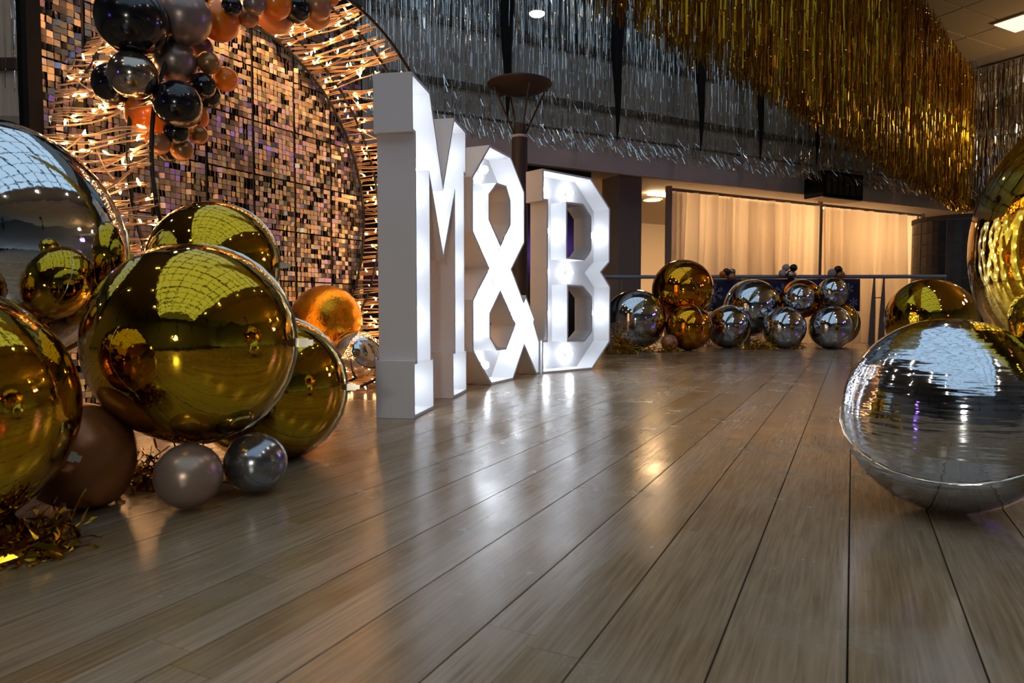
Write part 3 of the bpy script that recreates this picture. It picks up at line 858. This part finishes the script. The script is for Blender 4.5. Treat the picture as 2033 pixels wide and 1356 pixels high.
# ================================================================== LETTERS
def area(L): return sum(L[i][0] * L[(i + 1) % len(L)][1] - L[(i + 1) % len(L)][0] * L[i][1] for i in range(len(L))) / 2
def inset(L, d):
    """move every edge of a counter-clockwise loop inward by d"""
    n = len(L); out = []
    for i in range(n):
        p0, p1, p2 = Vector(L[i - 1]), Vector(L[i]), Vector(L[(i + 1) % n])
        e0 = (p1 - p0).normalized(); e1 = (p2 - p1).normalized()
        n0 = Vector((-e0.y, e0.x)); n1 = Vector((-e1.y, e1.x))
        k = 1 + n0.dot(n1)
        out.append(tuple(p1 + (n0 + n1) * (d / max(k, 0.25))))
    return out
DEP = 0.172
def letter(name, loc, deg, outer, holes, bulbs, label):
    root = tag(empty(name, loc, PI / 2 - R_(deg)), label, 'letter', 'light-up letters on the dance floor')
    loops = [outer if area(outer) > 0 else outer[::-1]] + [h if area(h) < 0 else h[::-1] for h in holes]
    # back panel
    flat = [Vector((x, z, 0)) for L in loops for x, z in L]
    tris = tessellate_polygon([[Vector((x, z, 0)) for x, z in L] for L in loops])
    b = MB()
    for y in (DEP - 0.012, DEP):
        b.v += [(v.x, y, v.y) for v in flat]
    n = len(flat)
    for t in tris:
        b.f.append(tuple(t)); b.f.append(tuple(i + n for i in t))
    b.build('back_panel', M_white, root)
    # side walls with real thickness, one for the outline and one for every counter
    for k, L in enumerate(loops):
        I = inset(L, 0.014)
        b = MB(); m_ = len(L)
        for lp_ in (L, I):
            for y in (0.0, DEP - 0.0005):
                b.v += [(x, y, z) for x, z in lp_]
        for i in range(m_):
            j = (i + 1) % m_
            b.f.append((i, j, m_ + j, m_ + i))                                   # outside
            b.f.append((2 * m_ + j, 2 * m_ + i, 3 * m_ + i, 3 * m_ + j))         # inside
            b.f.append((j, i, 2 * m_ + i, 2 * m_ + j))                           # front rim
        b.build('side_wall' if k == 0 else 'counter_wall', M_white, root)
    sm_ = MB().lathe([(0.017, 0), (0.017, 0.022), (0.014, 0.026)], 14).mesh('socket'); sm_.materials.append(M_socket)
    prof = [(0.012, 0.022)] + [(0.027 * math.sin(PI * (0.15 + 0.85 * k / 5)), 0.048 - 0.027 * math.cos(PI * (0.15 + 0.85 * k / 5))) for k in range(6)]
    gm = MB().lathe(prof, 10).mesh('bulb', True); gm.materials.append(M_bulb)
    for x, z in bulbs:
        bo = link('bulb', gm, None, root, loc=(x, DEP - 0.012, z), rot=(PI / 2, 0, 0))
        link('socket', sm_, None, bo)
    return root
HM = 1.48
Mo = [(0, 0), (.315, 0), (.315, .25), (.27, .25), (.262, 1.086), (.495, .72), (.728, 1.086), (.72, .25), (.675, .25), (.675, 0), (.99, 0), (.99, .25), (.95, .25), (.95, 1.23), (.99, 1.23), (.99, HM), (.72, HM), (.495, 1.09), (.27, HM), (0, HM), (0, 1.23), (.04, 1.23), (.04, .25), (0, .25)]
mb_ = [(x, z) for x in (.155, .835) for z in (.12, .42, .72, 1.02, 1.33)] + [(.36, 1.13), (.63, 1.13), (.495, .9)]
letter('letter_m', (-0.4249, 2.94, 0.001), 9.5, Mo, [], mb_, 'tall white light-up letter M, nearest of the three characters')
Ao = [(-.02, 1.478), (.30, 1.472), (.53, 1.275), (.53, .925), (.315, .737), (.515, .53), (.555, .57), (.725, .40), (.705, .378), (.808, .24), (.808, 0.0), (.753, 0.0), (.528, .217), (.335, 0), (0, 0), (-.256, .221), (-.256, .53), (-.045, .724), (-.258, .927), (-.258, 1.245)]
Ah1 = [(.087, 1.252), (.222, 1.256), (.281, 1.179), (.281, 1.032), (.134, .889), (-.023, 1.027), (-.023, 1.171)]
Ah2 = [(.133, .576), (.358, .372), (.22, .223), (.084, .225), (-.012, .303), (-.012, .444)]
ab_ = [(.13, 1.365), (-.13, 1.22), (.41, 1.2), (-.13, 1.0), (.41, .98), (.0, .86), (.27, .86), (.135, .73), (.0, .6), (.26, .6), (-.13, .48), (-.13, .27), (.14, .11), (.40, .27), (.43, .45), (.60, .42), (.70, .2)]
letter('letter_ampersand', (-0.129, 4.252, 0.001), 24, Ao, [Ah1, Ah2], ab_, 'white light-up ampersand standing between the letters M and B')
Bo = [(0, 0), (.56, 0), (.775, .21), (.775, .654), (.665, .765), (.765, .848), (.765, 1.272), (.53, 1.485), (0, 1.485), (0, 1.258), (.046, 1.258), (.046, .244), (0, .244)]
Bh1 = [(.265, 1.261), (.436, 1.264), (.526, 1.183), (.528, .935), (.455, .861), (.266, .863)]
Bh2 = [(.28, .644), (.446, .64), (.54, .561), (.542, .302), (.46, .233), (.281, .238)]
bb_ = [(.15, z) for z in (1.37, 1.06, .755, .44, .12)] + [(.42, z) for z in (1.37, .755, .12)] + [(.655, z) for z in (1.06, .44)]
letter('letter_b', (0.219, 4.972, 0.001), 47.5, Bo, [Bh1, Bh2], bb_, 'white light-up letter B standing furthest from the sequin wall')

# ================================================================== BALLOONS
def ball_mesh(name, seg=48, rings=28, fn=None):
    b = MB()
    for j in range(1, rings):
        t = PI * j / rings
        for k in range(seg):
            a = 2 * PI * k / seg
            p = Vector((math.sin(t) * math.cos(a), math.sin(t) * math.sin(a), math.cos(t)))
            b.v.append(tuple(fn(p) if fn else p))
    top = len(b.v); b.v.append(tuple(fn(Vector((0, 0, 1))) if fn else (0, 0, 1))); b.v.append(tuple(fn(Vector((0, 0, -1))) if fn else (0, 0, -1)))
    for j in range(rings - 2):
        for k in range(seg):
            k2 = (k + 1) % seg
            b.f.append((j * seg + k, j * seg + k2, (j + 1) * seg + k2, (j + 1) * seg + k)[::-1])
    for k in range(seg):
        k2 = (k + 1) % seg
        b.f.append((top, k, k2)); b.f.append((top + 1, (rings - 2) * seg + k2, (rings - 2) * seg + k))
    return b.mesh(name, True)
def foil_shape(p):              # very slightly flattened at the seam poles, faint puckers round the seam
    a = math.atan2(p.y, p.x); e = math.exp(-(p.z / 0.12) ** 2)
    return p * (1 + 0.006 * e * math.sin(28 * a))
FOIL = {}
def foil_mesh(m):
    if m.name not in FOIL:
        me = ball_mesh('foil_skin', 64, 40, foil_shape); me.materials.append(m); FOIL[m.name] = me
    return FOIL[m.name]
def seam_me():
    b = MB(); n = 96
    for k in range(n):
        a = 2 * PI * k / n; w_ = 1.018 + 0.004 * math.sin(30 * a)
        c, s = math.cos(a), math.sin(a)
        b.v += [(0.998 * c, 0.998 * s, 0.006), (w_ * c, w_ * s, 0.0015), (w_ * c, w_ * s, -0.0015), (0.998 * c, 0.998 * s, -0.006)]
    for k in range(n):
        k2 = (k + 1) % n
        for q in range(3): b.f.append((k * 4 + q, k2 * 4 + q, k2 * 4 + q + 1, k * 4 + q + 1))
    return b.mesh('seam', True)
SEAM = seam_me(); SEAM.materials.append(M_seam)
def tab_me():
    b = MB(); b.box((0.99, -0.045, -0.006), (1.12, 0.045, 0.006)); b.box((1.12, -0.03, -0.004), (1.17, 0.03, 0.004)); return b.mesh('filling_tab')
TAB = tab_me(); TAB.materials.append(M_seam)
def seam_rot(loc, right, up):
    v = (Vector((0, 0, 0.48)) - Vector(loc)).normalized(); r = Vector((0, 0, 1)).cross(v).normalized() * -1.0; r = Vector((v.y, -v.x, 0)).normalized() * -1.0
    u = r.cross(-v).normalized()
    if u.z < 0: u = -u
    n = (v - r * math.tan(R_(right)) - u * math.tan(R_(up))).normalized()
    return n.to_track_quat('Z', 'Y').to_euler()
def foil(loc, r, m, label, rot=(0.3, 0.2, 0), squash=(1, 1, 1), seam=True, group=None):
    root = tag(empty('foil_balloon', loc), label, 'balloon', group)
    root.rotation_euler = seam_rot(loc, *rot) if len(rot) == 2 else rot
    root.scale = (r * squash[0], r * squash[1], r * squash[2])
    link('skin', foil_mesh(m), None, root)
    if seam:
        link('seam', SEAM, None, root); link('filling_tab', TAB, None, root)
    return root
def latex_shape(p):             # pear: drawn toward the neck
    k = 1.0 + 0.10 * max(0.0, -p.z) ** 3
    w_ = 1.0 - 0.10 * max(0.0, -p.z) ** 2
    return Vector((p.x * w_, p.y * w_, p.z * k))
LX = {}
KNOT = MB().lathe([(0.05, -1.08), (0.045, -1.12), (0.075, -1.15), (0.04, -1.17), (0.09, -1.22), (0.10, -1.24), (0.06, -1.23)], 12).mesh('knot', True)
KN = {}
def latex(loc, r, key, label, rot=None, group=None, squash=(1, 1, 1)):
    if key not in LX:
        me = ball_mesh('latex_skin', 40, 24, latex_shape); me.materials.append(LATEX[key]); LX[key] = me
        km = KNOT.copy(); km.materials.clear(); km.materials.append(LATEX[key]); KN[key] = km
    root = tag(empty('latex_balloon', loc), label, 'balloon', group)
    root.rotation_euler = rot if rot else (random.uniform(-1.2, 1.2), random.uniform(-1.2, 1.2), random.uniform(0, 6))
    root.scale = (r * squash[0], r * squash[1], r * squash[2])
    link('skin', LX[key], None, root); link('knot', KN[key], None, root)
    return root

GL = 'balloon heap beside the sequin wall'
# centre = viewer + direction * distance, radius from the measured angular size
def at(d, D): return (d[0] * D, d[1] * D, 0.48 + d[2] * D)
foil(at((-.6125, .7875, .0682), 2.35), .353, M_silver, 'very large mirror-silver foil balloon at the back of the gold heap', rot=(1.2, 0.3, 0.4), group=GL)
foil(at((-.4215, .9056, -.0462), 1.95), .2566, M_gold, 'large gold foil balloon in the middle of the heap, above two small balloons', rot=(20, -4), group=GL)
foil(at((-.3973, .9158, .0579), 2.35), .197, M_gold, 'greenish gold foil balloon topping the heap in front of the sequins', rot=(16, -10), group=GL)
foil((-.783, 2.2, .222), .244, M_gold, 'gold foil balloon resting on the floor beside the foot of letter M', rot=(14, 2), squash=(1, 0.97, 0.97), group=GL)
foil(at((-.6469, .7541, -.1137), 1.7), .245, M_gold, 'nearest gold foil balloon, cut by the frame edge over the gold tinsel', rot=(1.4, 0.5, 0.9), group=GL)
latex((-1.037, 1.619, .128), .126, 'brown', 'brown pearl balloon on the floor tucked under two gold balloons', rot=(0.3, -.5, 0), group=GL)
latex((-.774, 1.617, .0795), .0775, 'taupe', 'small taupe pearl balloon on the floor', rot=(1.5, 0.0, 0.3), group=GL)
latex((-.664, 1.753, .0805), .0795, 'bluesilver', 'small blue-silver balloon on the floor beside the taupe one', rot=(1.5, 0.1, -0.3), group=GL)
foil((-1.166, 4.295, .405), .22, M_gold2, 'glittering orange-gold foil balloon low inside the light ring', rot=(1.2, 0.2, 0.3), group=GL)
foil((-.92, 4.08, .20), .155, M_silver, 'puckered silver foil balloon behind the foot of letter M', rot=(1.3, 0.6, 0.2), squash=(1.0, .9, 1.1), group=GL)

GR = 'balloon heap at the near edge of the dance floor'
foil((1.033, 1.607, .2285), .2285, M_ripple, 'large rippled silver foil balloon with a seam low round its belly', rot=(4, -50), squash=(1.0, 1.0, 1.0), group=GR)
foil(at((.699, .712, .0669), 2.2), .416, M_gold, 'huge gold foil balloon leaning over the rippled silver one', rot=(1.3, 0.4, 0.8), group=GR)
foil((3.824, 6.234, .376), .376, M_gold, 'greenish gold foil balloon on the floor in front of the dark drum', rot=(1.3, 0.1, 0.5), squash=(1.06, 1, .98), seam=False, group=GR)

GF = 'balloon heap along the railing'
S_, G_ = M_silver_far, M_gold2
M_goldf = mat('amber_gold_foil', (0.78, 0.32, 0.012), 0.05, 1.0)
for c, r, m, lb in (
    ((1.432, 7.934, .35), .35, S_, 'large silver foil balloon just beyond the letter B'),
    ((2.046, 8.196, .70), .364, M_goldf, 'big amber gold foil balloon on top, in front of the drape edge'),
    ((2.02, 7.798, .262), .262, M_goldf, 'smaller amber gold foil balloon on the floor below the big amber one'),
    ((2.618, 8.266, .258), .256, S_, 'silver foil balloon on the floor touching the smaller amber one'),
    ((3.014, 8.587, .49), .354, S_, 'largest silver foil balloon standing before the snowflake banner'),
    ((3.214, 8.063, .251), .249, S_, 'silver foil balloon on the floor in the middle of the silver row'),
    ((3.444, 8.206, .597), .175, S_, 'small silver foil balloon perched on the middle of the silver row'),
    ((3.904, 8.328, .67), .18, S_, 'small silver foil balloon perched highest at the banner end'),
    ((3.77, 8.06, .253), .252, S_, 'silver foil balloon on the floor at the end of the silver row'),
    ((4.07, 8.58, .283), .281, M_gold, 'gold foil balloon peeping out behind the last silver balloon'),
    ((3.64, 8.61, .60), .245, M_goldf, 'gold foil balloon half hidden behind the two small silver ones')):
    foil(c, r, m, lb, rot=(random.uniform(1, 2), random.uniform(-.4, .4), random.uniform(0, 3)), group=GF)
latex((1.76, 7.62, .095), .094, 'copper', 'small copper brown balloon on the floor between silver and amber foil ones', rot=(0.2, 0.3, 0), group=GF)

GB = 'garland of balloons over the light ring'
GAR = [
    ('black', -1.460, 2.679, 1.585, 0.130, 'largest black balloon of the garland, with a blue glint on top'),
    ('pewter', -1.338, 2.838, 1.663, 0.110, 'large pewter pearl balloon beside the largest black one'),
    ('orange', -1.275, 3.041, 1.730, 0.085, 'orange balloon next to the large pewter one'),
    ('black', -1.181, 2.942, 1.752, 0.042, 'small black balloon above the upper orange one'),
    ('chrome', -1.462, 2.682, 1.379, 0.090, 'smoky chrome balloon hanging under the largest black one'),
    ('pewter', -1.398, 2.887, 1.504, 0.086, 'dark pewter balloon in the middle of the garland'),
    ('black', -1.638, 2.856, 1.401, 0.084, 'black balloon half hidden behind the smoky chrome one'),
    ('orange', -1.529, 2.899, 1.288, 0.086, 'large orange balloon under the smoky chrome one'),
    ('black', -1.332, 2.764, 1.292, 0.093, 'black balloon in front of the large lower orange one'),
    ('black', -1.297, 2.913, 1.413, 0.052, 'small black balloon touching the dangling orange one'),
    ('black', -1.333, 3.042, 1.411, 0.054, 'small black balloon peeping below another small black one'),
    ('orange', -1.250, 3.032, 1.479, 0.052, 'small orange balloon sticking out of the garland toward letter M'),
    ('bronze', -1.277, 2.926, 1.511, 0.046, 'small bronze balloon above the small orange one'),
    ('plum', -1.356, 3.039, 1.611, 0.052, 'plum pearl balloon squeezed under the large pewter one'),
    ('black', -1.379, 2.841, 1.203, 0.052, 'small black balloon low on the garland above the brown ones'),
    ('bronze', -1.346, 2.966, 1.224, 0.042, 'small bronze balloon beside the low small black one'),
    ('copper', -1.431, 2.800, 1.146, 0.045, 'small copper balloon showing its knot at the garland tip'),
    ('bronze', -1.386, 2.901, 1.143, 0.046, 'small bronze balloon at the very tip of the garland'),
    ('black', -1.459, 2.933, 1.140, 0.042, 'small black balloon behind the garland tip, lowest of all'),
    ('orange', -1.573, 2.999, 1.243, 0.047, 'small bright orange balloon peeping behind the copper one'),
    ('orange', -1.382, 3.025, 1.315, 0.056, 'orange balloon mostly hidden behind the lower black one'),
    ('orange', -1.499, 2.908, 1.762, 0.050, 'orange balloon between the largest black and large pewter ones'),
    ('pewter', -1.102, 2.986, 1.784, 0.049, 'small pewter balloon on the top run of the garland'),
    ('copper', -1.169, 3.087, 1.769, 0.046, 'small copper balloon under the small pewter one'),
    ('orange', -1.038, 3.064, 1.818, 0.070, 'orange balloon on the top run of the garland'),
    ('apricot', -1.101, 3.240, 1.840, 0.084, 'apricot balloon glowing below the top-run orange one'),
    ('black', -0.978, 3.161, 1.838, 0.066, 'black balloon on the top run of the garland'),
    ('copper', -0.903, 3.237, 1.880, 0.065, 'copper balloon at the outer end of the top run'),
    ('apricot', -0.942, 3.350, 1.886, 0.067, 'apricot balloon tucked below the end copper one'),
    ('orange', -0.850, 3.313, 1.941, 0.026, 'tiny red-orange balloon at the end of the top run'),
    ('black', -1.465, 2.817, 1.362, 0.060, 'black balloon wedged between the chrome and orange ones')]
for key, x, y, z, r, lb in GAR:
    rot = None
    if 'showing its knot' in lb:
        v = Vector((0 - x, 0 - y, .48 - z)).normalized() + Vector((-.35, 0, -.25)); rot = (-v).to_track_quat('Z', 'Y').to_euler()
    else:       # knots point into the garland, away from the hall
        v = Vector((random.uniform(-.5, .5), 1, random.uniform(-.5, .5))); rot = (-v).to_track_quat('Z', 'Y').to_euler()
    latex((x, y, z), r, key, lb, rot=rot, group=GB)

GS = 'little balloon clusters tied on the railing'
for key, x, z, r, lb in (
    ('orange', 2.787, .951, .044, 'tiny orange balloon in the railing cluster near the amber foil balloon'),
    ('black', 2.834, .982, .047, 'tiny black balloon in the railing cluster with the orange one'),
    ('chrome', 2.914, .982, .044, 'tiny chrome balloon in the railing cluster with the orange one'),
    ('copper', 2.908, .912, .060, 'copper balloon in the railing cluster with the orange one'),
    ('white', 3.622, 1.034, .050, 'upper pale grey balloon in the middle railing cluster'),
    ('white', 3.577, .961, .050, 'lower pale grey balloon in the middle railing cluster'),
    ('black', 3.722, 1.034, .050, 'tiny black balloon in the middle railing cluster'),
    ('chrome', 3.691, .941, .064, 'chrome balloon in the middle railing cluster'),
    ('white', 4.232, .968, .054, 'pale grey balloon in the railing cluster at the banner end'),
    ('black', 4.311, 1.008, .054, 'tiny black balloon in the railing cluster at the banner end'),
    ('copper', 4.340, .941, .060, 'copper balloon in the railing cluster at the banner end')):
    latex((x, 9.06, z - .02), r, key, lb, group=GS)

# ---- crumpled gold tinsel under the heaps
def tinsel(cx, cy, rx, ry, n, label, h=0.07, seed=1):
    r = random.Random(seed); b = MB()
    for i in range(n):
        a = r.uniform(0, 2 * PI); q = math.sqrt(r.random())
        p = Vector((rx * q * math.cos(a), ry * q * math.sin(a), r.uniform(0.004, h * (1.1 - q))))
        d = Vector((r.gauss(0, 1), r.gauss(0, 1), r.gauss(0, .5))).normalized(); wv = Vector((r.gauss(0, 1), r.gauss(0, 1), r.gauss(0, 1))).normalized() * r.uniform(.0012, .0035)
        prev = None
        for k in range(6):
            z = max(p.z, 0.002)
            k0 = len(b.v); b.v += [(p.x - wv.x, p.y - wv.y, max(z - wv.z, .001)), (p.x + wv.x, p.y + wv.y, max(z + wv.z, .001))]
            if prev is not None: b.f.append((prev, prev + 1, k0 + 1, k0))
            prev = k0
            p = p + d * r.uniform(.01, .03); d = (d + Vector((r.gauss(0, .6), r.gauss(0, .6), r.gauss(0, .6)))).normalized(); wv = (wv + Vector((r.gauss(0, .0012), r.gauss(0, .0012), r.gauss(0, .0012))))
    o = b.build('gold_tinsel', M_tin_g, loc=(cx, cy, 0)); return tag(o, label, 'tinsel', 'crumpled gold tinsel on the floor', 'stuff')
tinsel(-1.02, 1.33, .13, .09, 350, 'crumpled gold tinsel under the nearest gold foil balloon', .05, 1)
tinsel(-.96, 1.86, .16, .1, 260, 'gold tinsel between the brown and taupe balloons', .08, 2)
tinsel(1.14, 7.15, .17, .12, 420, 'heap of gold tinsel beside the foot of letter B', .40, 3)
tinsel(1.62, 7.5, .3, .08, 160, 'thin gold tinsel under the silver and amber foil balloons', .06, 4)
tinsel(2.9, 8.0, .2, .1, 260, 'gold tinsel between two silver foil balloons on the floor', .16, 5)
tinsel(3.42, 8.3, .12, .2, 160, 'gold tinsel under the small perched silver balloon', .2, 6)
tinsel(2.5, 8.6, .25, .1, 220, 'gold tinsel high behind the silver balloon by the amber one', .42, 7)

# ================================================================== THE HALL BEHIND THE VIEWER (seen in the mirror balloons)
M_purple = emis('purple_stage_light', (0.34, 0.14, 1.0), 30.0)
M_pink = emis('pink_stage_light', (1.0, 0.10, 0.45), 16.0)
M_flood = emis('white_flood_light', (1.0, 0.93, 0.8), 110.0)
def stage_light(loc, m, label, r=0.09, aim=(0, 4, 0.8)):
    o = tag(empty('stage_light', loc), label, 'stage light', 'stage lights facing the dance floor')
    v = Vector(aim) - Vector(loc); o.rotation_euler = v.to_track_quat('Z', 'Y').to_euler()
    MB().lathe([(0.0, 0.005), (r, 0.005), (r, 0.0)], 20).build('lens', m, o)
    MB().lathe([(r * .7, -0.2), (r * 1.1, -0.12), (r * 1.15, 0.03), (r * 1.08, 0.03), (r * 1.05, -0.02)], 20).build('housing', M_black, o)
    st = MB(); st.tube([(loc[0], loc[1], 0.0), (loc[0], loc[1], loc[2] - r * .9)], 0.02, 8); st.box((loc[0] - .2, loc[1] - .2, 0), (loc[0] + .2, loc[1] + .2, .015))
    s = st.build('light_stand', M_black); tag(s, 'floor stand of the ' + label, 'light stand', 'light stands')
stage_light((6.0, 5.3, 1.75), M_purple, 'purple stage light facing the sequin wall, the nearer one', .18, aim=(-1.4, 4.0, 1))
stage_light((6.4, 5.9, 1.85), M_purple, 'purple stage light facing the sequin wall, the further one', .18, aim=(-1.2, 4.6, .9))
stage_light((5.2, 1.2, 1.4), M_pink, 'pink stage light beside the purple pair', .12)
stage_light((-4.6, -1.2, 1.2), M_purple, 'purple stage light across the hall', .13, aim=(2, 6, 0.5))
stage_light((-0.35, -2.6, 0.95), M_flood, 'white flood light behind the viewer', .16)
for i in range(16):
    a = 2 * PI * i / 16
    x, y = 0.5 + 8.6 * math.cos(a), -2.2 + 7.6 * math.sin(a)
    if y > 2.5 or x > 9: continue
    d = tag(empty('hall_downlight', (x, y, 3.1)), 'small warm downlight around the hall behind the viewer', 'downlight', 'hall downlights')
    MB().lathe([(0, 0), (.07, 0), (.07, .01)], 14).build('lens', M_down, d)
    MB().lathe([(.07, -.01), (.09, -.01), (.09, 3.49), (.07, 3.49)], 10).build('stem', M_black, d)

# lamp bodies of the ceiling spotlights, and globe bodies for the added fill lights
for p_ in SPOTS:
    o = tag(empty('ceiling_spotlight', p_), 'small round spotlight fixed at the edge of the glazed roof', 'spotlight', 'spotlights round the glazed roof')
    MB().lathe([(0.07, 0.02), (0.08, 0.02), (0.08, 0.3), (0.0, 0.3)], 14).build('housing', M_black, o)
for p_, lb in zip(FILL_GLOBES, ('added unseen fill light globe nearer the silver fringe', 'added unseen fill light globe nearer the hall')):
    o = tag(empty('added_fill_globe', p_), lb, 'pendant lamp', 'added fill lights')
    MB().lathe([(0.05, 0.14), (0.05, 0.2), (0.008, 0.22), (0.008, 1.18)], 12).build('stem', M_black, o)
    MB().lathe([(0.15 * math.sin(PI * k / 10) + .001, -0.15 * math.cos(PI * k / 10)) for k in range(11)], 16).build('globe', M_glass, o, smooth=True)
